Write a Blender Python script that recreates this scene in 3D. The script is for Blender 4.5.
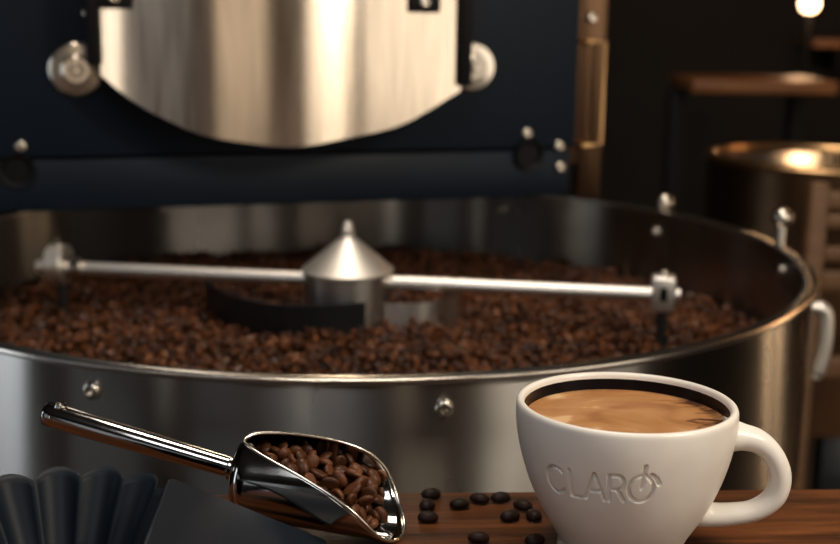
import bpy, bmesh, math, random
import numpy as np
from mathutils import Vector, Matrix

for o in list(bpy.data.objects):
    bpy.data.objects.remove(o)
SC = bpy.context.scene
COL = SC.collection
PI = math.pi
R = math.radians

# ------------------------------------------------------------------ camera
CZ = 1.2                                   # lens height above the floor
cd = bpy.data.cameras.new('camera')
cam = bpy.data.objects.new('camera', cd)
COL.objects.link(cam)
cd.sensor_width = 36.0
cd.lens = 36.0 * 1200 / 840
cd.clip_start = 0.02
cam.matrix_world = Matrix.Translation((0, 0, CZ)) @ Matrix.Rotation(R(90 - 12.336), 4, 'X') @ Matrix.Rotation(R(0.8), 4, 'Z')
cd.dof.use_dof = True
cd.dof.focus_distance = 0.548
cd.dof.aperture_fstop = 8.5
SC.camera = cam

# ------------------------------------------------------------------ world, lights, exposure
wd = bpy.data.worlds.new('world')
SC.world = wd
wd.use_nodes = True
wd.node_tree.nodes['Background'].inputs[0].default_value = (0.55, 0.6, 0.7, 1)
wd.node_tree.nodes['Background'].inputs[1].default_value = 0.02
SC.view_settings.view_transform = 'Standard'
SC.view_settings.look = 'None'
SC.view_settings.gamma = 1.0
SC.view_settings.use_curve_mapping = False
SC.view_settings.exposure = 0.12
SC.cycles.caustics_reflective = False
SC.cycles.caustics_refractive = False


def area(name, loc, target, sx, sy, power, col):
    l = bpy.data.lights.new(name, 'AREA')
    l.shape = 'RECTANGLE'
    l.size, l.size_y = sx, sy
    l.energy = power
    l.color = col
    o = bpy.data.objects.new(name, l)
    COL.objects.link(o)
    o.location = loc
    o.rotation_euler = (Vector(target) - Vector(loc)).to_track_quat('-Z', 'Y').to_euler()
    return o


def bulb(name, loc, power, col, rad=0.05):
    l = bpy.data.lights.new(name, 'POINT')
    l.energy = power
    l.color = col
    l.shadow_soft_size = rad
    o = bpy.data.objects.new(name, l)
    COL.objects.link(o)
    o.location = loc
    return o


# unseen window-shaped lights set to give the steel its reflection bands (x0, x1 / y0, y1 along the wall, z0, z1)
WALL_LIGHTS = [('right', -2.6, -0.45, 0.25, 2.25, 26, (1.0, 0.86, 0.70)),
           ('front', 2.25, 3.05, 0.15, 2.25, 8, (1.0, 0.86, 0.70)),
           ('front', 0.75, 1.55, 0.15, 2.25, 4.5, (1.0, 0.80, 0.60)),
           ('front', -0.80, -0.55, 0.10, 2.25, 4.5, (1.0, 0.90, 0.78)),
           ('front', -2.5, -1.5, 0.10, 2.25, 2.0, (0.85, 0.92, 1.0)),  # wide dim light added to lift the dark left of the tray wall
           ('left', -2.2, -0.6, 0.10, 2.25, 2.2, (0.88, 0.94, 1.0)),  # added likewise, brightens the tray wall further left
           ('left', 0.0, 0.55, 0.10, 2.25, 7.0, (0.86, 0.93, 1.0)),
           ('left', -2.95, -2.75, 0.10, 2.25, 3.0, (1.0, 0.95, 0.88)),
           ('right', 2.15, 2.27, 0.10, 2.25, 4.0, (1.0, 0.66, 0.38)),  # this and the next: narrow warm lamp strips for streaks on the tray
           ('right', 2.55, 2.67, 0.10, 2.25, 4.0, (1.0, 0.66, 0.38))]
for sd, p0, p1, z0, z1, pw_, col_ in WALL_LIGHTS:
    c_, zc = (p0 + p1) / 2, (z0 + z1) / 2
    if sd == 'right': lo_, tg = (3.19, c_, zc), (0, c_, zc)
    elif sd == 'left': lo_, tg = (-2.99, c_, zc), (0, c_, zc)
    else: lo_, tg = (c_, -2.99, zc), (c_, 0, zc)
    area('window_shaped_light', lo_, tg, p1 - p0, z1 - z0, pw_, col_)
area('pendant_lamp_light', (0.62, 0.22, 1.62), (0.12, 0.53, 1.00), 0.20, 0.20, 5.0, (1.0, 0.87, 0.70))
area('ceiling_panel_light', (0.0, 1.02, 2.85), (0.0, 1.02, 0.9), 0.7, 0.45, 19, (1.0, 0.86, 0.72))
area('front_fill_light', (-0.3, -1.0, 2.85), (0.0, 0.3, 1.0), 0.9, 0.9, 14, (0.97, 0.97, 1.0))  # unseen fill added above and behind the camera to brighten the cup front
bulb('rear_lamp_light', (1.7, 3.0, 2.1), 8, (1.0, 0.50, 0.22), 0.06)


# ------------------------------------------------------------------ materials
def mat(name, base, rough=0.5, metal=0.0, spec=0.5, coat=0.0, aniso=0.0, radial=None):
    m = bpy.data.materials.new(name)
    m.use_nodes = True
    b = m.node_tree.nodes['Principled BSDF']
    b.inputs['Base Color'].default_value = (*base, 1)
    b.inputs['Roughness'].default_value = rough
    b.inputs['Metallic'].default_value = metal
    b.inputs['Specular IOR Level'].default_value = spec
    b.inputs['Coat Weight'].default_value = coat
    if aniso:
        b.inputs['Anisotropic'].default_value = aniso
        t = m.node_tree.nodes.new('ShaderNodeTangent')
        t.direction_type = 'RADIAL'
        t.axis = radial or 'Z'
        m.node_tree.links.new(t.outputs[0], b.inputs['Tangent'])
        b.inputs['Anisotropic Rotation'].default_value = 0.25
    return m


def N(m, kind, **kw):
    n = m.node_tree.nodes.new(kind)
    for k, v in kw.items():
        if k in n.inputs:
            n.inputs[k].default_value = v
        else:
            setattr(n, k, v)
    return n


def L(m, a, b):
    m.node_tree.links.new(a, b)


def P(m):
    return m.node_tree.nodes['Principled BSDF']


def coords(m, scale=(1, 1, 1), kind='Object', rot=(0, 0, 0)):
    tc = N(m, 'ShaderNodeTexCoord')
    mp = N(m, 'ShaderNodeMapping')
    mp.inputs['Scale'].default_value = scale
    mp.inputs['Rotation'].default_value = rot
    L(m, tc.outputs[kind], mp.inputs['Vector'])
    return mp.outputs[0]


def ramp(m, fac, stops):
    r = N(m, 'ShaderNodeValToRGB')
    e = r.color_ramp.elements
    while len(e) < len(stops):
        e.new(0.5)
    for el, (p, c) in zip(e, stops):
        el.position = p
        el.color = (*c, 1)
    L(m, fac, r.inputs[0])
    return r.outputs[0]


def noisy(m, scale, stops, detail=4, stretch=(1, 1, 1), target='Base Color', kind='Object', dist=0.0):
    n = N(m, 'ShaderNodeTexNoise', Scale=scale, Detail=detail, Distortion=dist)
    L(m, coords(m, stretch, kind), n.inputs['Vector'])
    out = ramp(m, n.outputs['Fac'], stops)
    L(m, out, P(m).inputs[target])
    return n


def bump(m, scale, strength, dist=0.001, stretch=(1, 1, 1), detail=3, kind='Object'):
    n = N(m, 'ShaderNodeTexNoise', Scale=scale, Detail=detail)
    L(m, coords(m, stretch, kind), n.inputs['Vector'])
    b = N(m, 'ShaderNodeBump', Strength=strength, Distance=dist)
    L(m, n.outputs['Fac'], b.inputs['Height'])
    L(m, b.outputs[0], P(m).inputs['Normal'])


def g(v):
    return (v, v, v)


M = {}
# brushed tray steel: brushing runs round the tray, so reflections smear up and down
m = M['tray_steel'] = mat('tray_steel', (0.43, 0.415, 0.39), 0.25, 1.0, aniso=1.0, radial='Z')
noisy(m, 7, [(0.3, g(0.22)), (0.7, g(0.29))], 5, (1, 1, 0.5), 'Roughness')
m = M['rim_steel'] = mat('rim_steel', (0.66, 0.62, 0.56), 0.22, 1.0)
m = M['hub_steel'] = mat('hub_steel', (0.62, 0.60, 0.57), 0.30, 1.0, aniso=0.6, radial='Z')
bump(m, 500, 0.15, 0.0005)
m = M['cone_steel'] = mat('cone_steel', (0.70, 0.67, 0.62), 0.50, 1.0)
bump(m, 420, 0.35, 0.0006)
m = M['rod_steel'] = mat('rod_steel', (0.86, 0.82, 0.76), 0.42, 1.0)
m = M['polished'] = mat('polished_steel', (0.50, 0.485, 0.465), 0.07, 1.0)
noisy(m, 60, [(0.3, g(0.05)), (0.7, g(0.12))], 4, (1, 1, 1), 'Roughness')
m = M['bolt'] = mat('bolt_steel', (0.62, 0.57, 0.50), 0.22, 1.0)
m = M['dark_steel'] = mat('dark_blade_steel', (0.055, 0.06, 0.065), 0.42, 0.9)
m = M['chute_steel'] = mat('chute_steel', (0.72, 0.63, 0.52), 0.27, 1.0, aniso=1.0, radial='Z')
noisy(m, 30, [(0.3, g(0.17)), (0.7, g(0.22))], 3, (6, 1, 0.4), 'Roughness')
m = M['side_steel'] = mat('housing_steel', (0.16, 0.095, 0.055), 0.35, 1.0)
m = M['brass'] = mat('brass_frame', (0.62, 0.38, 0.18), 0.3, 1.0)
m = M['navy'] = mat('navy_enamel', (0.006, 0.012, 0.022), 0.45, 0.0, 0.22)
bump(m, 300, 0.06, 0.0004)
m = M['black'] = mat('black_enamel', (0.004, 0.004, 0.0045), 0.55, 0.0, 0.2)
m = M['paper'] = mat('navy_paper', (0.0045, 0.0085, 0.0145), 0.5, 0.0, 0.22)
bump(m, 900, 0.2, 0.0003)
m = M['white'] = mat('white_glaze', (0.80, 0.765, 0.70), 0.34, 0.0, 0.5)
n = noisy(m, 55, [(0.28, (0.74, 0.70, 0.635)), (0.6, (0.80, 0.765, 0.70))], 5)
m = M['black_glaze'] = mat('black_glaze', (0.004, 0.004, 0.006), 0.14, 0.0, 0.12)

# crema with poured milk swirls
m = M['crema'] = mat('crema', (0.5, 0.27, 0.12), 0.38, 0.0, 0.4)
v = coords(m, (0.75, 1.15, 1), rot=(0, 0, R(-20)))
n1 = N(m, 'ShaderNodeTexNoise', Scale=24, Detail=2.5, Distortion=1.3)
L(m, v, n1.inputs['Vector'])
n2 = N(m, 'ShaderNodeTexNoise', Scale=340, Detail=4)
L(m, v, n2.inputs['Vector'])
mx = N(m, 'ShaderNodeMath', operation='MULTIPLY_ADD')
L(m, n2.outputs['Fac'], mx.inputs[0]); mx.inputs[1].default_value = 0.10
L(m, n1.outputs['Fac'], mx.inputs[2])
cr = ramp(m, mx.outputs[0], [(0.38, (0.27, 0.11, 0.036)), (0.50, (0.40, 0.185, 0.068)), (0.60, (0.47, 0.24, 0.098)), (0.66, (0.66, 0.42, 0.22))])
# darker coffee stain on the right-hand side
sx = N(m, 'ShaderNodeSeparateXYZ')
L(m, coords(m), sx.inputs[0])
st = N(m, 'ShaderNodeTexNoise', Scale=70, Detail=5, Distortion=1.5)
L(m, coords(m, (0.7, 1.6, 1)), st.inputs['Vector'])
ma = N(m, 'ShaderNodeMath', operation='MULTIPLY_ADD')
L(m, sx.outputs['X'], ma.inputs[0]); ma.inputs[1].default_value = 13.0; ma.inputs[2].default_value = -0.55
mb = N(m, 'ShaderNodeMath', operation='ADD')
L(m, ma.outputs[0], mb.inputs[0]); L(m, st.outputs['Fac'], mb.inputs[1])
mk = ramp(m, mb.outputs[0], [(0.40, g(0)), (0.56, g(1))])
mixn = N(m, 'ShaderNodeMixRGB')
mixn.inputs[2].default_value = (0.075, 0.026, 0.009, 1)
L(m, mk, mixn.inputs[0]); L(m, cr, mixn.inputs[1])
L(m, mixn.outputs[0], P(m).inputs['Base Color'])

# worn oiled wood
m = M['wood'] = mat('oiled_wood', (0.2, 0.08, 0.03), 0.48, 0.0, 0.18)
n = N(m, 'ShaderNodeTexNoise', Scale=9, Detail=8, Roughness=0.62, Distortion=0.6)
L(m, coords(m, (1.0, 11, 11)), n.inputs['Vector'])
L(m, ramp(m, n.outputs['Fac'], [(0.30, (0.018, 0.006, 0.003)), (0.45, (0.066, 0.021, 0.006)), (0.60, (0.130, 0.042, 0.012)), (0.78, (0.21, 0.073, 0.022))]), P(m).inputs['Base Color'])
bb = N(m, 'ShaderNodeBump', Strength=0.35, Distance=0.0012)
L(m, n.outputs['Fac'], bb.inputs['Height']); L(m, bb.outputs[0], P(m).inputs['Normal'])
m = M['warm_wood'] = mat('shelf_wood', (0.30, 0.115, 0.035), 0.4)
noisy(m, 6, [(0.3, (0.20, 0.07, 0.02)), (0.7, (0.36, 0.15, 0.05))], 6, (1, 9, 9))
m = M['pale_wood'] = mat('pale_frame_wood', (0.2, 0.1, 0.05), 0.5)
noisy(m, 8, [(0.3, (0.13, 0.062, 0.027)), (0.7, (0.20, 0.105, 0.048))], 6, (1, 1, 8))


def bean_mat(name, a, b, c, rough=0.36, spec=0.35):
    m = mat(name, b, rough, 0.0, spec)
    oi = N(m, 'ShaderNodeAttribute', attribute_name='tint')
    gi = N(m, 'ShaderNodeNewGeometry')
    ri = N(m, 'ShaderNodeObjectInfo')
    ad = N(m, 'ShaderNodeMath', operation='ADD')
    L(m, gi.outputs['Random Per Island'], ad.inputs[0]); L(m, ri.outputs['Random'], ad.inputs[1])
    fr = N(m, 'ShaderNodeMath', operation='FRACT')
    L(m, ad.outputs[0], fr.inputs[0])
    col = ramp(m, fr.outputs[0], [(0.0, a), (0.5, b), (1.0, c)])
    n = N(m, 'ShaderNodeTexNoise', Scale=380, Detail=3)
    L(m, coords(m), n.inputs['Vector'])
    mm = N(m, 'ShaderNodeMixRGB', blend_type='MULTIPLY')
    mm.inputs[0].default_value = 0.6
    L(m, col, mm.inputs[1])
    L(m, ramp(m, n.outputs['Fac'], [(0.3, g(0.45)), (0.65, g(1.25))]), mm.inputs[2])
    L(m, mm.outputs[0], P(m).inputs['Base Color'])
    return m


M['bean'] = bean_mat('roasted_bean', (0.022, 0.007, 0.0025), (0.075, 0.0235, 0.007), (0.18, 0.058, 0.016))
M['scoop_bean'] = bean_mat('scoop_roasted_bean', (0.050, 0.017, 0.006), (0.092, 0.031, 0.011), (0.135, 0.048, 0.018), 0.42, 0.28)
M['dark_bean'] = bean_mat('dark_roasted_bean', (0.014, 0.007, 0.005), (0.020, 0.010, 0.007), (0.03, 0.014, 0.009), 0.5, 0.15)
m = M['bean_bed'] = mat('bean_bed', (0.02, 0.008, 0.004), 0.8)

m = M['wall'] = mat('dark_plaster', (0.010, 0.008, 0.007), 0.85)
noisy(m, 3, [(0.3, (0.004, 0.0032, 0.0027)), (0.7, (0.008, 0.006, 0.005))], 5)
m = M['front_wall'] = mat('ochre_plaster', (0.05, 0.04, 0.03), 0.8)
noisy(m, 2, [(0.3, (0.04, 0.032, 0.024)), (0.7, (0.06, 0.047, 0.035))], 5)
m = M['ceiling'] = mat('dark_ceiling', (0.035, 0.030, 0.027), 0.85)
noisy(m, 3, [(0.3, (0.03, 0.026, 0.023)), (0.7, (0.042, 0.036, 0.032))], 4)
m = M['floor'] = mat('stained_concrete', (0.06, 0.045, 0.035), 0.45)
noisy(m, 2.5, [(0.3, (0.045, 0.034, 0.027)), (0.7, (0.075, 0.057, 0.044))], 6)
m = M['lamp_glow'] = mat('lamp_glow', (1, 0.6, 0.3), 0.5)
P(m).inputs['Emission Color'].default_value = (1.0, 0.62, 0.33, 1)
P(m).inputs['Emission Strength'].default_value = 9.0


# ------------------------------------------------------------------ mesh helpers
def link(name, me, material, parent=None, smooth=True, loc=None, rot=None):
    if material is not None and not me.materials:
        me.materials.append(material)
    if smooth:
        me.polygons.foreach_set('use_smooth', [True] * len(me.polygons))
    o = bpy.data.objects.new(name, me)
    COL.objects.link(o)
    if parent is not None:
        o.parent = parent
    if loc is not None:
        o.location = loc
    if rot is not None:
        o.rotation_euler = rot
    return o


def py(name, verts, faces):
    me = bpy.data.meshes.new(name)
    me.from_pydata([tuple(v) for v in verts], [], faces)
    me.validate()
    me.update()
    return me


def sharp(me, ang=35):
    bm = bmesh.new(); bm.from_mesh(me)
    bmesh.ops.recalc_face_normals(bm, faces=bm.faces)
    for e in bm.edges:
        if len(e.link_faces) == 2 and e.calc_face_angle(0) > R(ang):
            e.smooth = False
    bm.to_mesh(me); bm.free()
    return me


def lathe(prof, n=64, a0=0.0, a1=2 * PI, closed=True, name='lathe'):
    """prof: list of (r, z), revolved round z."""
    full = abs(a1 - a0 - 2 * PI) < 1e-6
    m_ = n if full else n + 1
    V, F = [], []
    for j in range(m_):
        a = a0 + (a1 - a0) * j / n
        c, s = math.cos(a), math.sin(a)
        for r, z in prof:
            V.append((r * c, r * s, z))
    k = len(prof)
    for j in range(n):
        j2 = (j + 1) % m_
        for i in range(k - 1):
            F.append((j * k + i, j2 * k + i, j2 * k + i + 1, j * k + i + 1))
    me = py(name, V, F)
    bm = bmesh.new(); bm.from_mesh(me)
    bmesh.ops.remove_doubles(bm, verts=bm.verts, dist=1e-6)
    bmesh.ops.recalc_face_normals(bm, faces=bm.faces)
    bm.to_mesh(me); bm.free()
    return sharp(me)


def box(sx, sy, sz, bev=0.0, seg=2, name='box', centre=(0, 0, 0)):
    bm = bmesh.new()
    bmesh.ops.create_cube(bm, size=1)
    bmesh.ops.scale(bm, vec=(sx, sy, sz), verts=bm.verts)
    if bev:
        bmesh.ops.bevel(bm, geom=bm.edges[:], offset=bev, segments=seg, affect='EDGES', profile=0.5)
    bmesh.ops.translate(bm, vec=centre, verts=bm.verts)
    me = bpy.data.meshes.new(name)
    bm.to_mesh(me); bm.free()
    return sharp(me, 50)


def tube(pts, rad, n=14, caps=True, flat=1.0, name='tube', side=None):
    """Sweep a circle (or an ellipse) along a list of points; rad may be a list."""
    pts = [Vector(p) for p in pts]
    if not hasattr(rad, '__len__'):
        rad = [rad] * len(pts)
    V, F = [], []
    T = [(pts[min(i + 1, len(pts) - 1)] - pts[max(i - 1, 0)]).normalized() for i in range(len(pts))]
    ref = Vector(side) if side is not None else (Vector((0, 0, 1)) if abs(T[0].z) < 0.9 else Vector((0, 1, 0)))
    for p, t, r in zip(pts, T, rad):
        a = (ref - t * ref.dot(t)).normalized()
        b = t.cross(a)
        for k in range(n):
            q = 2 * PI * k / n
            V.append(p + a * (r * math.cos(q) * flat) + b * (r * math.sin(q)))
        if side is None:
            ref = a
    for i in range(len(pts) - 1):
        for k in range(n):
            k2 = (k + 1) % n
            F.append((i * n + k, i * n + k2, (i + 1) * n + k2, (i + 1) * n + k))
    if caps:
        F.append(tuple(range(n))[::-1])
        F.append(tuple((len(pts) - 1) * n + k for k in range(n)))
    return sharp(py(name, V, F), 50)


def prism(outline, y0, y1, bev=0.0, name='prism'):
    """Outline in x,z extruded from y0 to y1."""
    n = len(outline)
    V = [(x, y0, z) for x, z in outline] + [(x, y1, z) for x, z in outline]
    F = [tuple(range(n)), tuple(range(2 * n - 1, n - 1, -1))]
    for i in range(n):
        j = (i + 1) % n
        F.append((i, i + n, j + n, j))
    me = py(name, V, F)
    if bev:
        bm = bmesh.new(); bm.from_mesh(me)
        bmesh.ops.recalc_face_normals(bm, faces=bm.faces)
        ed = [e for e in bm.edges if abs(e.verts[0].co.y - e.verts[1].co.y) < 1e-7]
        bmesh.ops.bevel(bm, geom=ed, offset=bev, segments=2, affect='EDGES')
        bm.to_mesh(me); bm.free()
    return sharp(me)


def bolt_mesh(r, h, name='bolt'):
    """Button head with a recessed hexagon, axis along +z."""
    prof = []
    ri = r * 0.42
    prof += [(0.0001, h * 0.35), (ri, h * 0.35), (ri, h * 0.97), (ri * 1.15, h)]
    for k in range(1, 6):
        a = PI / 2 * k / 5
        prof.append((ri * 1.15 + (r - ri * 1.15) * math.sin(a), h * (0.25 + 0.75 * math.cos(a))))
    prof.append((r, -h * 0.2))
    return lathe(prof, 20, name=name)


def thing(name, label, cat, loc=(0, 0, 0), rotz=0.0, group=None):
    o = bpy.data.objects.new(name, None)
    COL.objects.link(o)
    o.empty_display_size = 0.05
    o.location = loc
    o.rotation_euler = (0, 0, rotz)
    return tag(o, label, cat, group)


def tag(o, label, cat, group=None, kind=None):
    o['label'] = label
    o['category'] = cat
    if group:
        o['group'] = group
    if kind:
        o['kind'] = kind
    return o


def struct(o):
    o['kind'] = 'structure'
    return o


def catmull(pts, n=8):
    P_ = [Vector(p) for p in pts]
    out = []
    for i in range(len(P_) - 1):
        p0 = P_[max(i - 1, 0)]; p1 = P_[i]; p2 = P_[i + 1]; p3 = P_[min(i + 2, len(P_) - 1)]
        for k in range(n):
            t = k / n
            out.append(0.5 * ((2 * p1) + (p2 - p0) * t + (2 * p0 - 5 * p1 + 4 * p2 - p3) * t * t + (3 * p1 - p0 - 3 * p2 + p3) * t ** 3))
    out.append(P_[-1])
    return out


# ------------------------------------------------------------------ the room
RX0, RX1, RY0, RY1, RH = -3.0, 3.2, -3.0, 4.6, 3.0
def slab(name, x0, x1, y0, y1, z0, z1, mt):
    me = box(x1 - x0, y1 - y0, z1 - z0, name=name)
    return struct(link(name, me, M[mt], smooth=False, loc=((x0 + x1) / 2, (y0 + y1) / 2, (z0 + z1) / 2)))
slab('floor', RX0, RX1, RY0, RY1, -0.1, 0.0, 'floor')
slab('ceiling', RX0, RX1, RY0, RY1, RH, RH + 0.1, 'ceiling')
slab('wall_back', RX0, RX1, RY1, RY1 + 0.1, 0, RH, 'wall')
slab('wall_front', RX0, RX1, RY0 - 0.1, RY0, 0, RH, 'front_wall')
slab('wall_left', RX0 - 0.1, RX0, RY0, RY1, 0, RH, 'wall')
slab('wall_right', RX1, RX1 + 0.1, RY0, RY1, 0, RH, 'wall')

# ------------------------------------------------------------------ cooling tray
TX, TY, TZ, TR = -0.0613, 1.1217, CZ - 0.2213, 0.42
TH = 0.17
FLOOR_Z = -0.125                                     # perforated plate below the rim
tray = thing('cooling_tray', 'large round brushed steel cooling tray full of roasted beans', 'cooling tray', (TX, TY, TZ - TH))
tz = TH
link('wall', lathe([(TR - 0.004, tz - 0.002), (TR - 0.004, 0.0), (TR - 0.008, 0.0), (TR - 0.008, tz - 0.002), (TR - 0.004, tz - 0.002)], 160), M['tray_steel'], tray)
rp = []
for k in range(13):
    a = 2 * PI * k / 12
    ca, sa = math.cos(a), math.sin(a)
    rp.append((TR - 0.006 + 0.006 * (abs(ca) ** 0.55) * (1 if ca > 0 else -1), tz - 0.0025 + 0.0028 * (abs(sa) ** 0.7) * (1 if sa > 0 else -1)))
link('rim', lathe(rp, 160), M['rim_steel'], tray)
link('perforated_floor', lathe([(0.0001, tz + FLOOR_Z), (TR - 0.008, tz + FLOOR_Z), (TR - 0.008, tz + FLOOR_Z - 0.004), (0.0001, tz + FLOOR_Z - 0.004)], 96), M['dark_steel'], tray)
link('bottom_plate', lathe([(0.0001, 0.004), (TR - 0.008, 0.004), (TR - 0.008, 0.0), (0.0001, 0.0)], 96), M['dark_steel'], tray)
bm_ = bolt_mesh(0.0062, 0.0042)
def tray_bolt(ang, dz, inside=False):
    r = TR - 0.008 if inside else TR - 0.004
    o = link('bolt', bm_, M['bolt'], tray)
    o.location = (r * math.cos(ang), r * math.sin(ang), tz + dz)
    d = Vector((math.cos(ang), math.sin(ang), 0)) * (-1 if inside else 1)
    o.rotation_euler = d.to_track_quat('Z', 'Y').to_euler()
    return o
for ang, dz, ins in ((R(-79.3), -0.021, False), (R(-110.7), -0.019, False), (R(66.5), -0.024, True), (R(36), -0.026, True), (R(128), -0.021, True), (R(2), -0.021, True)):
    tray_bolt(ang, dz, ins)
for a in (R(-150), R(-30), R(90)):
    lg = link('leg', lathe([(0.0001, 0), (0.022, 0), (0.022, TZ - TH), (0.0001, TZ - TH)], 16), M['dark_steel'], tray, loc=(0.33 * math.cos(a), 0.33 * math.sin(a), -(TZ - TH)))
# ball-headed clamp knobs standing on brackets outside the far rim
kb = lathe([(0.0001, 0.0), (0.0045, 0.0), (0.0045, 0.020), (0.004, 0.022)] + [(0.0105 * math.sin(a), 0.031 - 0.0105 * math.cos(a)) for a in [0.35 + (PI - 0.36) * k / 8 for k in range(9)]], 20)
for ang, up in ((R(8.6), -0.006), (R(36.5), -0.022)):
    br = link('clamp_bracket', box(0.022, 0.018, 0.014, 0.002), M['bolt'], tray, loc=((TR + 0.004) * math.cos(ang), (TR + 0.004) * math.sin(ang), tz + up - 0.008), rot=(0, 0, ang))
    k = link('clamp_knob', kb, M['bolt'], br, loc=(0.004, 0, 0.006))
# long steel door lever hanging on the right side of the tray
lv = link('lever', tube(catmull([(0, 0, 0.006), (0.018, 0, 0.006), (0.029, 0, 0.0), (0.031, 0, -0.03), (0.027, 0, -0.055), (0.024, 0, -0.064)], 6), [0.004] * 4 + [0.006] * 4 + [0.0075] * 18 + [0.006] * 3 + [0.004] * 2, 14), M['rod_steel'], tray)
lv.location = ((TR - 0.004) * math.cos(R(-3)), (TR - 0.004) * math.sin(R(-3)), tz - 0.054)

# ------------------------------------------------------------------ stirrer
HX, HY = -0.0690, 1.1217
def arc_band(pts, z0, z1, th, flare=0.0):
    """An upright curved sheet following plan points; flare leans the top outwards."""
    C_ = catmull([(x, y, 0) for x, y in pts], 8)
    V, F = [], []
    n = len(C_)
    for i, p in enumerate(C_):
        t = (C_[min(i + 1, n - 1)] - C_[max(i - 1, 0)]).normalized()
        nn = Vector((-t.y, t.x, 0))
        f = i / (n - 1)
        zb, zt = z0(f), z1(f)
        for s, z, fl in ((-1, zb, 0), (1, zb, 0), (1, zt, flare), (-1, zt, flare)):
            q = p + nn * (s * th / 2 + fl)
            V.append((q.x, q.y, z))
    for i in range(n - 1):
        for k in range(4):
            k2 = (k + 1) % 4
            F.append((i * 4 + k, i * 4 + k2, (i + 1) * 4 + k2, (i + 1) * 4 + k))
    F += [(3, 2, 1, 0), tuple((n - 1) * 4 + k for k in range(4))]
    return sharp(py('blade', V, F))
st = thing('stirrer', 'steel stirring arm with conical hub standing in the cooling tray', 'stirrer', (HX, HY, TZ + FLOOR_Z))
zo = -FLOOR_Z                                         # rim height above the stirrer's base
SH = zo - 0.0225                                      # shoulder
link('hub', lathe([(0.0001, 0.0005), (0.0425, 0.0005), (0.0425, SH - 0.003), (0.0435, SH - 0.002), (0.0435, SH), (0.0001, SH)], 64), M['hub_steel'], st)
cone = link('cone_cap', lathe([(0.0440, SH - 0.0005), (0.0440, SH + 0.0008), (0.041, SH + 0.003), (0.010, SH + 0.0295), (0.0065, SH + 0.0325), (0.006, SH + 0.0335), (0.0001, SH + 0.0335)], 64), M['cone_steel'], st)
nt = lathe([(0.0062, SH + 0.0325), (0.0062, SH + 0.040), (0.0050, SH + 0.0412), (0.0048, SH + 0.0445), (0.003, SH + 0.0468), (0.0001, SH + 0.0475)], 6)
nt.polygons.foreach_set('use_smooth', [False] * len(nt.polygons))
link('nut', nt, M['rod_steel'], cone, smooth=False)
ROT = R(-8.0)
RZ = zo - 0.0330
u = Vector((math.cos(ROT), math.sin(ROT), 0))
for s, ln in ((1, 0.312), (-1, 0.314)):
    link('rod', tube([u * (s * 0.036) + Vector((0, 0, RZ)), u * (s * ln) + Vector((0, 0, RZ))], 0.0066, 18), M['rod_steel'], st)
# split clamp on either end of the rod, holding an upright paddle shaft
def clamp(pos, yaw, parent):
    c = link('clamp', box(0.022, 0.019, 0.034, 0.003), M['rod_steel'], parent, loc=pos, rot=(0, 0, yaw))
    link('slot', box(0.007, 0.0196, 0.013, 0.0005), M['black'], c, loc=(0, -0.0002, 0.001))
    link('clamp_screw', bolt_mesh(0.0042, 0.004), M['bolt'], c, loc=(0.0, 0, 0.0178))
    link('paddle_shaft', tube([(0, 0.0, -0.013), (0, 0.0, -0.052)], 0.0048, 12), M['dark_steel'], c)
    link('paddle', box(0.045, 0.003, 0.022, 0.001), M['dark_steel'], c, loc=(0, 0, -0.062), rot=(R(20), 0, R(35)))
    return c
clamp(u * 0.297 + Vector((0, 0, RZ + 0.001)), ROT, st)
# the far clamp is a round split collar
cl = link('collar', lathe([(0.0060, -0.009), (0.0185, -0.009), (0.0200, -0.0075), (0.0200, 0.0075), (0.0185, 0.009), (0.0060, 0.009), (0.0060, -0.009)], 32), M['rod_steel'], st, loc=u * -0.292 + Vector((0, 0, RZ + 0.003)))
cl.rotation_euler = (-u).to_track_quat('Z', 'Y').to_euler()
link('collar_screw', tube([u * -0.292 + Vector((0, 0, RZ + 0.021)), u * -0.292 + Vector((0, 0, RZ + 0.030))], 0.0035, 10), M['bolt'], st)
c2 = link('end_sleeve', tube([u * -0.277 + Vector((0, 0, RZ)), u * -0.266 + Vector((0, 0, RZ))], 0.0125, 18), M['bolt'], st)
link('paddle_shaft', tube([u * -0.289 + Vector((0, 0, RZ - 0.012)), u * -0.289 + Vector((0, 0, RZ - 0.056))], 0.0048, 12), M['dark_steel'], st)
link('paddle', box(0.045, 0.003, 0.022, 0.001), M['dark_steel'], st, loc=u * -0.289 + Vector((0, 0, RZ - 0.066)), rot=(R(20), 0, R(35)))
# curved plough blades at the hub
B0 = 0.004
link('blade', arc_band([(0.018, -0.047), (-0.022, -0.054), (-0.065, -0.042), (-0.105, -0.005), (-0.135, 0.050), (-0.150, 0.112)], lambda f: B0, lambda f: 0.084 - 0.010 * f, 0.003, 0.006), M['dark_steel'], st)
link('blade', arc_band([(0.036, -0.030), (0.075, -0.030), (0.104, -0.002), (0.112, 0.040), (0.098, 0.085)], lambda f: B0, lambda f: 0.076 + 0.004 * f, 0.003, 0.004), M['hub_steel'], st)

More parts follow.
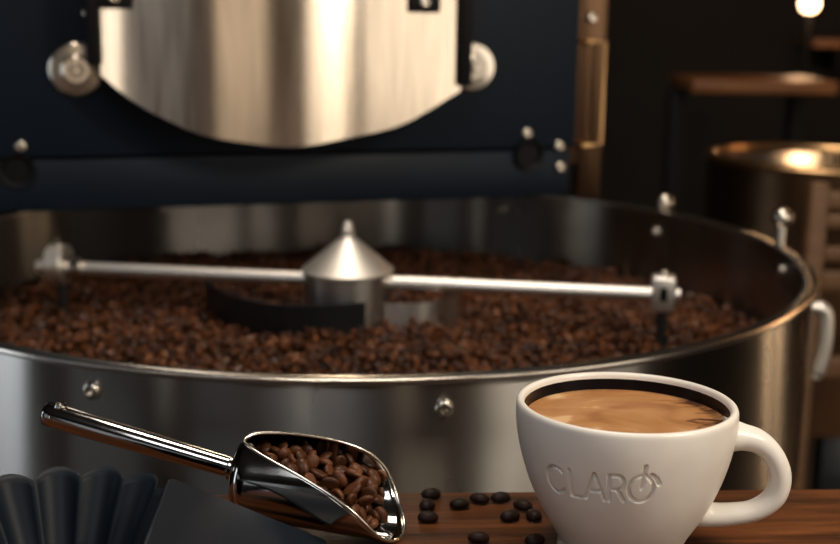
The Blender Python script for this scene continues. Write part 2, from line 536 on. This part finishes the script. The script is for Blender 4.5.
# ------------------------------------------------------------------ coffee roaster behind the tray
FX0, FY0, FX1, FY1 = -0.4219, 1.1867, 0.1739, 1.3614
YAW = math.atan2(FY1 - FY0, FX1 - FX0)
BZ = CZ - 0.205                                        # bottom edge of the face plate
rst = thing('coffee_roaster', 'dark navy coffee roaster with brushed steel chute plate behind the cooling tray', 'roaster', (FX0, FY0, 0), YAW)
FW = math.hypot(FX1 - FX0, FY1 - FY0)                  # local x from left bolt side to the right edge
XL = -0.16                                             # the face goes on out of view on the left
link('front_panel', box(FW - XL, 0.02, 0.60, 0.002, centre=((FW + XL) / 2, 0.010, BZ + 0.055 + 0.30)), M['navy'], rst)
link('lower_panel', box(FW - XL - 0.006, 0.02, 0.052, 0.002, centre=((FW + XL) / 2 - 0.003, 0.010, BZ + 0.026)), M['navy'], rst)
link('housing', box(FW - XL + 0.03, 0.55, 0.62, 0.004, centre=((FW + XL) / 2 + 0.016, 0.30, BZ + 0.34)), M['side_steel'], rst)
link('pedestal', box(FW - XL - 0.10, 0.30, BZ + 0.03, 0.004, centre=((FW + XL) / 2, 0.57, (BZ + 0.03) / 2)), M['black'], rst)
# chute: a bowed steel sheet with a rounded lower edge on dark cheeks
CXL, CXR, CYF = 0.102, 0.463, -0.060
def chute_bottom(x):
    pts = [(0.102, 0.140), (0.128, 0.114), (0.194, 0.081), (0.2836, 0.068), (0.398, 0.088), (0.4648, 0.124)]
    return float(np.interp(x, [p[0] for p in pts], [p[1] for p in pts]))
xs = np.linspace(CXL, CXR, 41)
bot = np.array([chute_bottom(x) for x in xs])
for _ in range(6):
    bot[1:-1] = (bot[:-2] + 2 * bot[1:-1] + bot[2:]) / 4
V, F = [], []
mid = (CXL + CXR) / 2
for layer in (0, 0.0025):
    for x, b in zip(xs, bot):
        y = CYF - 0.020 * (1 - ((x - mid) / (mid - CXL)) ** 2) + layer
        for k in range(5):
            V.append((x, y, BZ + b + (0.46 - b) * k / 4))
n, k5 = len(xs), 5
def vi(l, i, k): return l * n * k5 + i * k5 + k
for i in range(n - 1):
    for k in range(4):
        F.append((vi(0, i, k), vi(0, i + 1, k), vi(0, i + 1, k + 1), vi(0, i, k + 1)))
        F.append((vi(1, i, k), vi(1, i, k + 1), vi(1, i + 1, k + 1), vi(1, i + 1, k)))
    F.append((vi(0, i, 0), vi(1, i, 0), vi(1, i + 1, 0), vi(0, i + 1, 0)))
    F.append((vi(0, i, 4), vi(0, i + 1, 4), vi(1, i + 1, 4), vi(1, i, 4)))
for k in range(4):
    F.append((vi(0, 0, k), vi(0, 0, k + 1), vi(1, 0, k + 1), vi(1, 0, k)))
    F.append((vi(0, n - 1, k), vi(1, n - 1, k), vi(1, n - 1, k + 1), vi(0, n - 1, k + 1)))
chute = link('chute_plate', sharp(py('chute_plate', V, F)), M['chute_steel'], rst)
chute['label'] = 'brushed steel chute plate with rounded lower edge'
for x, bz in ((CXL - 0.006, 0.150), (CXR + 0.004, 0.128)):
    link('side_cheek', box(0.012, 0.070, 0.46 - bz, 0.002, centre=(x, -0.033, BZ + bz + (0.46 - bz) / 2)), M['black'], rst)
for x, z in ((0.117, 0.217), (0.419, 0.217)):
    yy = CYF - 0.020 * (1 - ((x - mid) / (mid - CXL)) ** 2) - 0.003
    tb = link('hinge_tab', box(0.034, 0.005, 0.030, 0.002, centre=(0, 0, 0)), M['black'], chute, loc=(x, yy, BZ + z), rot=(0, 0, 0))
    link('bolt', bm_, M['bolt'], tb, loc=(0, -0.0025, -0.005), rot=(R(90), 0, 0))
disc_me = lathe([(0.0001, 0.014), (0.006, 0.014), (0.0075, 0.012), (0.0125, 0.012), (0.0145, 0.010), (0.0145, 0.007), (0.0245, 0.006), (0.0265, 0.004), (0.0265, 0.0)], 48)
for x, z in ((0.080, 0.142), (0.4945, 0.145)):
    d = link('hinge_disc', disc_me, M['bolt'], rst, loc=(x, 0, BZ + z), rot=(R(90), 0, 0))
    link('hub_nut', lathe([(0.0001, 0.020), (0.0045, 0.020), (0.0055, 0.018), (0.0055, 0.013)], 6), M['bolt'], d)
for x, z in ((0.0936, 0.197), (0.4765, 0.201)):
    link('cheek_bolt', bm_, M['bolt'], rst, loc=(x, -0.030, BZ + z), rot=(R(90), 0, 0))
# dark round ports at both ends of the seam with bolts beside them
port_me = lathe([(0.0001, 0.002), (0.012, 0.002), (0.0135, 0.006), (0.0165, 0.007), (0.0175, 0.004), (0.0175, 0.0)], 36)
for x, z in ((0.0186, 0.043), (0.5641, 0.048)):
    link('port', port_me, M['black'], rst, loc=(x, -0.0005, BZ + z), rot=(R(90), 0, 0))
for x, z in ((0.0236, 0.0665), (0.5621, 0.0715), (0.6013, 0.0565), (0.6035, 0.0326)):
    link('bolt', bm_, M['bolt'], rst, loc=(x, 0.0002, BZ + z), rot=(R(90), 0, 0))
# warm steel flange with a rectangular wire bracket on the right-hand side
link('side_flange', box(0.030, 0.012, 0.50, 0.002, centre=(FW + 0.030, 0.030, BZ + 0.24)), M['side_steel'], rst)
x0, x1, z0, z1 = FW + 0.016, FW + 0.037, 0.056, 0.172
link('bracket', tube([(x0, 0.026, BZ + z1), (x0, 0.012, BZ + z1), (x1, 0.012, BZ + z1), (x1, 0.012, BZ + z0), (x0 - 0.002, 0.012, BZ + z0), (x0 - 0.002, 0.026, BZ + z0)], 0.0028, 10), M['brass'], rst)
link('bolt', bm_, M['bolt'], rst, loc=(FW + 0.024, 0.022, BZ + 0.198), rot=(R(90), 0, 0))

# ------------------------------------------------------------------ wooden counter in front
BT = CZ - 0.2457
cty = R(3.4)
ctr = thing('wooden_counter', 'worn brown oiled wooden counter in front of the cooling tray', 'counter', (0.05, 0.30, 0), cty)
me = box(1.7, 0.58, 0.04, 0.003, 3, centre=(0, 0.0, BT - 0.02))
link('counter_top', me, M['wood'], ctr)
for x in (-0.8, 0.8):
    for y in (-0.24, 0.24):
        link('leg', box(0.06, 0.06, BT - 0.04, 0.004, centre=(x, y, (BT - 0.04) / 2)), M['wood'], ctr)

# ------------------------------------------------------------------ cup with debossed name
CX, CY, CT = 0.0951, 0.5213, CZ - 0.1737            # rim centre
CH = CT - BT
zs = [0.0, -0.006, -0.012, -0.020, -0.028, -0.035, -0.0407, -0.0507, -0.058, -0.064]
rs = [0.0500, 0.0503, 0.0499, 0.0486, 0.0466, 0.0444, 0.0423, 0.0376, 0.0332, 0.0292]
_zz = np.array(zs[::-1]); _rr = np.array(rs[::-1])
def cup_r(z):                                        # smooth radius below the rim
    w_ = np.array([1, 4, 6, 4, 1]) / 16; d = 0.0028
    return float(sum(wt * np.interp(z + o_ * d, _zz, _rr) for wt, o_ in zip(w_, (-2, -1, 0, 1, 2))))
TH0 = math.atan2(-CY, -CX)
SEG = []
def ell(cx, cy, rx, ry, a0, a1, n=18):
    return [(cx + rx * math.cos(R(a0 + (a1 - a0) * i / n)), cy + ry * math.sin(R(a0 + (a1 - a0) * i / n))) for i in range(n + 1)]
def poly(pts, w=1.0):
    for p, q in zip(pts[:-1], pts[1:]):
        SEG.append((p, q, w))
poly(ell(-37.2, 0.5, 6.4, 0.5, 42, 318))
poly([(-28.0, 1.0), (-28.0, 0.0), (-21.6, 0.0)])
poly([(-19.6, 0.0), (-14.2, 1.0), (-9.0, 0.0)]); poly([(-17.6, 0.33), (-11.0, 0.33)])
poly([(-6.6, 0.0), (-6.6, 1.0), (-2.2, 1.0)] + ell(-2.2, 0.735, 3.0, 0.265, 90, -90, 8) + [(-6.6, 0.47)]); poly([(-2.4, 0.47), (1.4, 0.0)])
poly(ell(9.7, 0.5, 6.3, 0.5, 30, 376, 24))
poly([(11.0, 1.36), (10.7, 0.95), (10.0, 0.52)], 1.1)
poly([(14.4, 1.02), (17.0, 0.88), (18.8, 0.66)], 1.25); pass
CAP = 0.0125
def base_z(ph): return -0.0322 + 0.00004 * (ph + 15)
rmid = 0.0465
A_ = np.array([(R(p[0]) * rmid, p[1] * CAP) for p, q, w in SEG])
B_ = np.array([(R(q[0]) * rmid, q[1] * CAP) for p, q, w in SEG])
W_ = np.array([w for p, q, w in SEG]) * 0.00066
def deboss(ph, z):
    b = z - base_z(ph)
    if b < -0.002 or b > CAP * 1.5 or ph < -46 or ph > 22:
        return 0.0
    p = np.array((R(ph) * rmid, b))
    d = B_ - A_
    t = np.clip(((p - A_) * d).sum(1) / np.maximum((d * d).sum(1), 1e-12), 0, 1)
    dist = np.sqrt((((A_ + d * t[:, None]) - p) ** 2).sum(1)) / W_
    x = dist.min()
    if x >= 1.4:
        return 0.0
    t = min(max((1.4 - x) / 0.6, 0), 1)
    return 0.0014 * t * t * (3 - 2 * t)
phs = list(np.arange(-180, -60, 2.5)) + list(np.arange(-60, 36, 0.25)) + list(np.arange(36, 180, 2.4))
rows = [-0.0635, -0.062, -0.060, -0.057, -0.053, -0.049, -0.045, -0.041, -0.038, -0.0355] + list(np.arange(-0.0348, -0.0125, 0.00024)) + [-0.0112, -0.009, -0.007, -0.005, -0.003]
V, F = [], []
prof_pre = [(0.0001, -CH + 0.003), (0.024, -CH + 0.003), (0.025, -CH), (0.0285, -CH), (0.0292, -CH + 0.001), (0.0288, -CH + 0.004), (0.0286, -0.0648)]
prof_post = [(0.0500, -0.0018), (0.0496, -0.0008), (0.0488, -0.0002), (0.0479, -0.0001), (0.0470, -0.0006), (0.0465, -0.0016), (0.0463, -0.003)]
nrow = len(prof_pre) + len(rows) + len(prof_post)
for ph in phs:
    a = TH0 + R(ph)
    c, s_ = math.cos(a), math.sin(a)
    col = list(prof_pre) + [(cup_r(z) - deboss(ph, z), z) for z in rows] + list(prof_post)
    V += [(r * c, r * s_, z + CH) for r, z in col]
nc = len(phs)
for j in range(nc):
    j2 = (j + 1) % nc
    for i in range(nrow - 1):
        F.append((j * nrow + i, j2 * nrow + i, j2 * nrow + i + 1, j * nrow + i + 1))
cup = thing('coffee_cup', 'white ceramic cup with CLARO pressed into its side, on the counter', 'cup', (CX, CY, BT + 0.0008))
cup.rotation_euler = (R(-1.7), 0, 0)
me = py('cup_body', V, F)
bm = bmesh.new(); bm.from_mesh(me); bmesh.ops.recalc_face_normals(bm, faces=bm.faces); bm.to_mesh(me); bm.free()
link('cup_body', me, M['white'], cup)
link('inner_glaze', lathe([(0.0463, CH - 0.003), (0.0462, CH - 0.010), (0.0450, CH - 0.020), (0.042, CH - 0.033), (0.034, CH - 0.050), (0.020, CH - 0.060), (0.0001, CH - 0.063)], 96), M['black_glaze'], cup)['label'] = 'glossy black glaze inside'
hp = [(0.044, -0.0145), (0.0525, -0.0150), (0.0605, -0.0172), (0.0672, -0.0235), (0.0708, -0.033), (0.0690, -0.0425), (0.0610, -0.0495), (0.0500, -0.0523), (0.0400, -0.0530), (0.034, -0.0515)]
hpts = catmull([(x, 0, z + CH) for x, z in hp], 6)
hr = np.interp(np.linspace(0, 1, len(hpts)), [0, 0.12, 0.3, 0.5, 0.7, 0.88, 1], [0.0085, 0.0060, 0.0050, 0.0050, 0.0048, 0.0055, 0.0075])
hd = link('handle', tube(hpts, list(hr), 18, flat=1.30, side=(0, 1, 0)), M['white'], cup)
hd.rotation_euler = (0, 0, R(-6))
# coffee
LV = CH - 0.0092
lm = []
for k in range(25):
    rr = 0.0460 * k / 24
    lm.append((max(rr, 0.0001), 0.0 + 0.0008 * max(0, (rr - 0.0435) / 0.0025) ** 2))
cf = link('coffee', lathe(lm + [(0.0458, -0.004), (0.0001, -0.004)], 96), M['crema'], None, loc=(CX, CY + LV * math.sin(R(1.7)), BT + 0.0008 + LV), rot=(R(-1.7), 0, 0))
tag(cf, 'brown crema topped coffee with pale milk swirls filling the white cup', 'coffee')

# ------------------------------------------------------------------ beans
def bean_mesh(nx=12, ny=8, name='bean'):
    V, F = [], []
    a, b, h, d = 0.0047, 0.0036, 0.0029, 0.0014
    for j in range(1, ny):
        t = PI * j / ny
        x = -a * math.cos(t)
        rr = math.sin(t) ** 0.85
        for k in range(nx):
            p = 2 * PI * k / nx + PI / 2
            y, z = b * rr * math.cos(p), rr * math.sin(p)
            z = h * z if z > 0 else d * z
            if k == nx // 2:                       # crease on the flat side
                z += 0.0010 * rr
            V.append((x, y, z))
    V.append((-a, 0, 0)); V.append((a, 0, 0))
    for j in range(ny - 2):
        for k in range(nx):
            k2 = (k + 1) % nx
            F.append((j * nx + k, j * nx + k2, (j + 1) * nx + k2, (j + 1) * nx + k))
    e0, e1 = len(V) - 2, len(V) - 1
    for k in range(nx):
        k2 = (k + 1) % nx
        F.append((e0, k2, k))
        F.append((e1, (ny - 2) * nx + k, (ny - 2) * nx + k2))
    me = py(name, V, F)
    bm = bmesh.new(); bm.from_mesh(me); bmesh.ops.recalc_face_normals(bm, faces=bm.faces); bm.to_mesh(me); bm.free()
    return me
rng = np.random.default_rng(7)
def rand_rot(n, tilt=1.0):
    q = rng.normal(size=(n, 4)) * np.array([1, tilt, tilt, 1])
    q /= np.linalg.norm(q, axis=1)[:, None]
    w, x, y, z = q.T
    return np.stack([np.stack([1 - 2 * (y * y + z * z), 2 * (x * y - z * w), 2 * (x * z + y * w)], 1),
                     np.stack([2 * (x * y + z * w), 1 - 2 * (x * x + z * z), 2 * (y * z - x * w)], 1),
                     np.stack([2 * (x * z - y * w), 2 * (y * z + x * w), 1 - 2 * (x * x + y * y)], 1)], 1)

BL = -0.086                                           # bean level below the rim
def level(x, y):
    return 0.0035 * np.sin(x * 23 + 1) * np.cos(y * 19) + 0.002 * np.sin(x * 61 + y * 47) + 0.002 * np.sin(y * 83 - x * 31)
pts = []
stp = 0.0080
rows_ = int(0.82 / (stp * 0.87))
for j in range(rows_):
    for i in range(int(0.82 / stp)):
        x = -0.41 + (i + 0.5 * (j % 2)) * stp
        y = -0.41 + j * stp * 0.87
        pts.append((x, y, 0))
pts = np.array(pts)
pts[:, :2] += rng.normal(scale=0.0014, size=(len(pts), 2))
p2 = pts[rng.random(len(pts)) < 0.45].copy()
p2[:, :2] += rng.normal(scale=0.003, size=(len(p2), 2)); p2[:, 2] = 0.0045
pts = np.concatenate([pts, p2])
pts[:, 2] += level(pts[:, 0], pts[:, 1]) + rng.normal(scale=0.0013, size=len(pts)) + 0.012 * np.exp(-(np.hypot(pts[:, 0], pts[:, 1]) / 0.17) ** 2)
rad = np.hypot(pts[:, 0], pts[:, 1])
dh = np.hypot(pts[:, 0] - (HX - TX), pts[:, 1] - (HY - TY))
ok = (rad < 0.404) & (dh > 0.046)
pts = pts[ok]
rots = rand_rot(len(pts), 1.0)
scl = rng.uniform(0.80, 1.02, len(pts))
wp = pts + np.array([TX, TY, TZ + BL])
# the nearest ones in sight become objects of their own
slope = (wp[:, 2] - CZ) / wp[:, 1]
yrim = TY - np.sqrt(np.maximum(0, (TR - 0.012) ** 2 - (wp[:, 0] * 0.7 - TX) ** 2))
seen = (wp[:, 1] > (wp[:, 2] - CZ) * yrim / (TZ - CZ)) & (np.abs(wp[:, 0] / wp[:, 1]) < 0.35) & (pts[:, 2] > 0.001)
order = np.argsort(np.where(seen, np.linalg.norm(wp - np.array([0, 0, CZ]), axis=1), 9e9))
near = order[:180]
rest = np.ones(len(pts), bool); rest[near] = False
lo = bean_mesh(8, 6, 'bean_small')
lv_ = np.array([v.co[:] for v in lo.vertices])
lf = [list(p.vertices) for p in lo.polygons]
RP, RR_, RS = pts[rest], rots[rest], scl[rest]
VV = np.einsum('nij,vj->nvi', RR_, lv_) * RS[:, None, None] + RP[:, None, :]
nb, nv = VV.shape[:2]
loops = np.concatenate([np.array(f_) for f_ in lf]); lens = np.array([len(f_) for f_ in lf])
bigl = (loops[None, :] + (np.arange(nb) * nv)[:, None]).ravel()
bigc = np.tile(lens, nb)
me = bpy.data.meshes.new('roasted_beans')
me.vertices.add(nb * nv); me.vertices.foreach_set('co', VV.ravel())
me.loops.add(len(bigl)); me.loops.foreach_set('vertex_index', bigl.astype(np.int32))
me.polygons.add(len(bigc)); me.polygons.foreach_set('loop_start', np.concatenate([[0], np.cumsum(bigc)[:-1]]).astype(np.int32))
me.polygons.foreach_set('use_smooth', np.ones(len(bigc), bool))
me.update(calc_edges=True)
ob = link('roasted_coffee_beans', me, M['bean'], None, loc=(TX, TY, TZ + BL))
tag(ob, 'deep bed of roasted brown coffee beans filling the cooling tray', 'coffee beans', kind='stuff')
bed = link('bean_bed', lathe([(0.042, -0.035), (0.410, -0.035), (0.410, -0.004), (0.042, -0.004), (0.042, -0.035)], 64), M['bean_bed'], ob)
bed['kind'] = 'stuff'
hi = bean_mesh(12, 8, 'coffee_bean')
hi.materials.append(M['bean']); hi.polygons.foreach_set('use_smooth', [True] * len(hi.polygons))
def put_bean(me_, pos, rot3, s, label, group):
    o = bpy.data.objects.new('coffee_bean', me_)
    COL.objects.link(o)
    mw = Matrix([list(r_) for r_ in rot3]).to_4x4()
    o.rotation_euler = mw.to_euler()
    o.location = pos
    o.scale = (s, s, s)
    return tag(o, label, 'coffee bean', group)
def tray_zone(p):
    x = p[0] / p[1]
    if x < -0.17:
        z = 'far left above the scoop handle'
    elif x < -0.085:
        z = 'in front of the dark stirrer blade'
    elif x < 0.03:
        z = 'in front of the conical hub'
    else:
        z = 'in front of the right stirring rod'
    return 'roasted bean at the near rim inside the tray, ' + z, 'near rim beans ' + z
for i in near:
    put_bean(hi, wp[i], rots[i], float(scl[i]), *tray_zone(wp[i]))

# loose dark beans on the counter, each with its own place
dk = hi.copy(); dk.materials.clear(); dk.materials.append(M['dark_bean'])
TB = [((0.0073, 0.5795), 20, 'dark coffee bean at the counter edge, farthest of the row of three beside the scoop'),
      ((0.0052, 0.5654), 75, 'dark coffee bean in the middle of the row of three beside the scoop'),
      ((0.0056, 0.5507), 5, 'dark coffee bean nearest the camera in the row of three beside the scoop'),
      ((0.0216, 0.5672), 10, 'dark coffee bean lying alone just right of the row of three'),
      ((0.0320, 0.5744), -20, 'dark coffee bean at the counter edge, left one of a pair behind the cup'),
      ((0.0429, 0.5761), 15, 'dark coffee bean at the counter edge, right one of a pair behind the cup'),
      ((0.0461, 0.5533), 30, 'larger dark coffee bean left of the two leaning near the cup side'),
      ((0.0580, 0.5545), 100, 'dark coffee bean half hidden against the left side of the white cup'),
      ((0.0536, 0.5668), -40, 'dark coffee bean behind the larger bean beside the white cup'),
      ((0.0295, 0.5280), 0, 'dark coffee bean lying alone nearest the camera between scoop and cup'),
      ((0.0560, 0.5263), 35, 'dark coffee bean at the foot of the white cup nearest the camera')]
for i, ((x, y), a, lab) in enumerate(TB):
    rz = Matrix.Rotation(R(a), 3, 'Z') @ Matrix.Rotation(R(rng.uniform(-8, 8)), 3, 'X')
    put_bean(dk, (x, y, BT + 0.0017), rz, 1.12, lab, 'loose beans on the counter')

# ------------------------------------------------------------------ steel scoop
S0 = Vector((-0.0762, 0.5400, CZ - 0.2186))
su = Vector((0.99055, -0.12398, -0.05870)); sv = Vector((0.13346, 0.96997, 0.20333)); sw = Vector((0.03173, -0.20924, 0.97735))
SRr, SQ, SK = 0.0227, 0.8965, 0.1368
SB, SD = -0.0125, 0.001
def rim_s(t):
    return -0.0064 + 0.0700 * (1 - math.cos(t)) / 2 + 0.0217 * (1 - math.cos(2 * t)) / 2 + 0.0080 * (1 - math.cos(3 * t)) / 2
def bowl_pt(t, s, dr=0.0):
    r = SRr * (1 + SK * s / 0.08)
    if s < SD:
        r *= math.sqrt(max(0.0, 1 - ((SD - s) / (SD - SB)) ** 3.4))
    r = max(r - dr, 0.0)
    return S0 + sv * (r * math.sin(t)) + sw * (r * SQ * math.cos(t)) + su * s
scoop = thing('bean_scoop', 'polished steel bean scoop with tubular handle lying on the counter, full of beans', 'scoop', (S0.x, S0.y, BT))
OFF = Vector((S0.x, S0.y, BT))
nt_, ns_ = 96, 30
V, F = [], []
for layer, dr in ((0, 0.0), (1, 0.0008)):
    for j in range(nt_):
        t = 2 * PI * j / nt_
        sr = rim_s(t)
        for i in range(ns_ + 1):
            e = (i / ns_) ** 1.6
            s = SB + (layer * 0.0008) + (sr - SB - layer * 0.0008) * e
            V.append(bowl_pt(t, s, dr if i > 0 else 0) - OFF)
q = ns_ + 1
for j in range(nt_):
    j2 = (j + 1) % nt_
    for i in range(ns_):
        F.append((j * q + i, j2 * q + i, j2 * q + i + 1, j * q + i + 1))
        o_ = nt_ * q
        F.append((o_ + j * q + i, o_ + j * q + i + 1, o_ + j2 * q + i + 1, o_ + j2 * q + i))
    F.append((j * q + ns_, j2 * q + ns_, nt_ * q + j2 * q + ns_, nt_ * q + j * q + ns_))
me = py('scoop_bowl', V, F)
bm = bmesh.new(); bm.from_mesh(me)
bmesh.ops.remove_doubles(bm, verts=bm.verts, dist=2e-6)
bmesh.ops.recalc_face_normals(bm, faces=bm.faces); bm.to_mesh(me); bm.free()
link('scoop_bowl', me, M['polished'], scoop)
rimp = [bowl_pt(2 * PI * j / 96, rim_s(2 * PI * j / 96), 0.0004) - OFF for j in range(97)]
link('rolled_rim', tube(rimp, 0.00085, 8, caps=False), M['rim_steel'], scoop)
H0 = S0 + su * (-0.0115) + sw * 0.002
H1 = Vector((-0.1830, 0.5590, CZ - 0.1955))
hdv = (H1 - H0)
hl = hdv.length
hpt, hrd = [], []
for f_, r_ in ((0.0, 0.0062), (0.02, 0.0062), (0.03, 0.0050), (0.06, 0.0050), (0.5, 0.0057), (0.94, 0.0063), (0.985, 0.0060), (0.997, 0.0048), (1.0, 0.0040)):
    hpt.append(H0 + hdv * f_ - OFF); hrd.append(r_)
hnd = link('handle', tube(hpt, hrd, 28), M['polished'], scoop)
hx = hdv.normalized()
hup = (Vector((0, 0, 1)) - hx * hx.z).normalized()
hole = link('hang_hole', lathe([(0.0001, 0.0002), (0.0018, 0.0002), (0.0018, 0.0008), (0.0030, 0.0010), (0.0034, 0.0), (0.0034, -0.001)], 20), M['polished'], hnd)
hole.matrix_local = Matrix.Translation(H0 + hdv * 0.92 - OFF + hup * 0.0061) @ hup.to_track_quat('Z', 'Y').to_matrix().to_4x4()
# beans heaped in the scoop
sb = hi.copy(); sb.materials.clear(); sb.materials.append(M['scoop_bean'])
placed = []
def heap(s): return float(np.interp(s, [-0.01, 0.0, 0.012, 0.035, 0.06, 0.085], [0.007, 0.0085, 0.0085, 0.0045, -0.0030, -0.0115]))
tries = 0
while tries < 60000 and len(placed) < 190:
    tries += 1
    s = rng.uniform(-0.005, 0.080); a = rng.uniform(-0.022, 0.022)
    hh = heap(s) - 0.004 * (a / 0.02) ** 2
    b = hh - rng.choice([0.0, 0.0, 0.0, 0.0055]) * (1 if s < 0.045 else 1.4)
    b += rng.normal() * 0.0006
    rloc = SRr * (1 + SK * s / 0.08) - 0.0042
    if s < 0: rloc *= math.sqrt(max(0, 1 - (s / -0.0145) ** 2))
    if (a * a + (b / SQ) ** 2) > rloc ** 2:
        continue
    # stay behind the lip of the bowl at this depth
    t = math.atan2(a, b / SQ) % (2 * PI)
    tb = math.acos(max(-1.0, min(1.0, b / (SQ * SRr * (1 + SK * s / 0.08)))))
    if s > rim_s(tb) - 0.0022:
        continue
    if s > 0.0765 - (a / 0.022) ** 2 * 0.012 - max(0.0, b + 0.012) * 0.5:
        continue
    p = S0 + su * s + sv * a + sw * b
    if any((p - p_).length < 0.0057 for p_ in placed):
        continue
    placed.append(p)
def scoop_zone(s):
    z = 'at the closed handle end' if s < 0.016 else ('in the middle' if s < 0.045 else 'by the open lip')
    return 'medium brown coffee bean heaped ' + z + ' of the steel scoop', 'scoop beans ' + z
for p, r3 in zip(placed, rand_rot(len(placed), 0.8)):
    put_bean(sb, p, r3, float(rng.uniform(0.92, 1.08)), *scoop_zone((p - S0).dot(su)))

# ------------------------------------------------------------------ pleated paper filter
FCX, FCY = -0.1440, 0.4450
flt = thing('paper_filter', 'dark navy pleated paper filter with flat side panel, before the scoop handle', 'paper filter', (FCX, FCY, BT))
nf, na, nz = 15, 15 * 14, 14
HT = 0.0450
V, F = [], []
FA0, FA1 = R(38), R(318)                             # the right-hand side is the flat panel
for j in range(na + 1):
    a = FA0 + (FA1 - FA0) * j / na
    w_ = abs(math.sin(nf * a / 2 + 0.35)) ** 0.75
    for i in range(nz + 1):
        h = i / nz
        r = 0.0235 + 0.0225 * h + (0.0010 + 0.0062 * h) * w_
        top = HT * h + (0.0028 * w_ - 0.0012) * h ** 4
        V.append((r * math.cos(a), r * math.sin(a), 0.0008 + top))
for j in range(na):
    for i in range(nz):
        k = nz + 1
        F.append((j * k + i, (j + 1) * k + i, (j + 1) * k + i + 1, j * k + i + 1))
ce = len(V); V.append((0, 0, 0.0008))
for j in range(na):
    F.append((ce, (j + 1) * (nz + 1), j * (nz + 1)))
pw = link('pleated_wall', sharp(py('pleated_wall', V, F), 60), M['paper'], flt)
sm = pw.modifiers.new('thickness', 'SOLIDIFY'); sm.thickness = 0.0005
q1 = Vector((-0.1045, 0.4780, CZ - 0.1948)); q2 = Vector((-0.0408, 0.5150, CZ - 0.2400)); q4 = Vector((-0.1010, 0.4100, CZ - 0.1960))
q3 = q2 + (q4 - q1) * 0.9
nrm = (q2 - q1).cross(q4 - q1).normalized()
if nrm.z < 0: nrm = -nrm
fo = Vector((FCX, FCY, BT))
V = [p - fo for p in (q1, q2, q3, q4)] + [p - fo - nrm * 0.0028 for p in (q1, q2, q3, q4)]
me = py('flat_panel', V, [(0, 1, 2, 3), (7, 6, 5, 4), (0, 4, 5, 1), (1, 5, 6, 2), (2, 6, 7, 3), (3, 7, 4, 0)])
bm = bmesh.new(); bm.from_mesh(me); bmesh.ops.recalc_face_normals(bm, faces=bm.faces)
bmesh.ops.bevel(bm, geom=bm.edges[:], offset=0.0009, segments=3, affect='EDGES'); bm.to_mesh(me); bm.free()
link('flat_panel', sharp(me, 50), M['paper'], flt)

# ------------------------------------------------------------------ background
dr = thing('steel_drum', 'round steel drum with bright rim in the dark room behind the tray', 'drum', (0.665, 1.98, 0))
DZ = CZ - 0.232
link('drum_wall', lathe([(0.180, 0.55), (0.180, DZ), (0.184, DZ + 0.003), (0.188, DZ), (0.188, 0.55), (0.180, 0.55)], 72), M['side_steel'], dr)
link('rim', lathe([(0.174 + 0.008 + 0.009 * math.cos(a), DZ + 0.007 * math.sin(a)) for a in [2 * PI * k / 12 for k in range(13)]], 72), M['brass'], dr)
link('cover_plate', lathe([(max(0.0001, 0.178 * k / 16), DZ - 0.004 + 0.004 * (k / 16) ** 2) for k in range(17)] + [(0.178, DZ - 0.006), (0.0001, DZ - 0.020)], 72), M['rim_steel'], dr)
for a in (R(30), R(150), R(270)):
    link('leg', box(0.04, 0.04, 0.56, 0.003, centre=(0.15 * math.cos(a), 0.15 * math.sin(a), 0.28)), M['dark_steel'], dr)

ch = thing('wooden_chair', 'pale wooden ladder back chair at the right edge behind the tray', 'chair', (0.765, 1.68, 0), R(0))
for x in (-0.205, 0.205):
    link('back_post', box(0.026, 0.026, 0.97, 0.004, centre=(x, 0, 0.485)), M['pale_wood'], ch)
    link('leg', box(0.026, 0.026, 0.46, 0.004, centre=(x, -0.36, 0.23)), M['pale_wood'], ch)
for z, h in ((0.945, 0.024), (0.915, 0.020), (0.868, 0.020), (0.828, 0.030), (0.70, 0.03)):
    link('back_rail', box(0.385, 0.016, h, 0.003, centre=(0, 0, z)), M['pale_wood'], ch)
link('seat', box(0.44, 0.40, 0.03, 0.006, centre=(0, -0.18, 0.472)), M['pale_wood'], ch)

sh = thing('wooden_bar', 'long brown wooden bar top catching lamp light in the dark background', 'bar counter', (0.70, 3.35, 0))
link('bar_top', box(0.385, 0.30, 0.036, 0.006, centre=(0.205, 0, 1.012)), M['warm_wood'], sh)
for x in (0.02, 0.36):
    link('leg', box(0.045, 0.045, 0.99, 0.004, centre=(x, 0.08, 0.495)), M['black'], sh)

ws = thing('wall_shelf', 'brown wooden shelf on the back wall beside the glowing lamp', 'shelf', (1.86, 4.50, 1.10))
link('shelf_board', box(0.9, 0.18, 0.03, 0.003), M['warm_wood'], ws)
for x in (-0.35, 0.35):
    link('shelf_bracket', box(0.02, 0.16, 0.08, 0.002, centre=(x, 0.01, -0.055)), M['black'], ws)

def table_lamp(name, loc, r, label, power):
    t = thing(name, label, 'lamp', loc)
    gl = link('glass_globe', lathe([(r * math.sin(a), r * (1 - math.cos(a))) for a in [0.02 + (PI - 0.04) * k / 12 for k in range(13)]], 24), M['lamp_glow'], t)
    link('lamp_post', tube([(0, 0, 0.002), (0, 0, -loc[2])], 0.012, 12), M['black'], t)
    link('lamp_foot', lathe([(0.0001, 0.02), (0.03, 0.018), (0.11, 0.006), (0.11, 0.0), (0.0001, 0.0)], 28), M['black'], t, loc=(0, 0, -loc[2]))
    return t

table_lamp('globe_lamp', (1.27, 4.05, 1.205), 0.032, 'small glowing warm globe lamp in the dark background', 3)
bulb('globe_lamp_light', (1.27, 3.98, 1.24), 1.5, (1.0, 0.62, 0.33), 0.04)
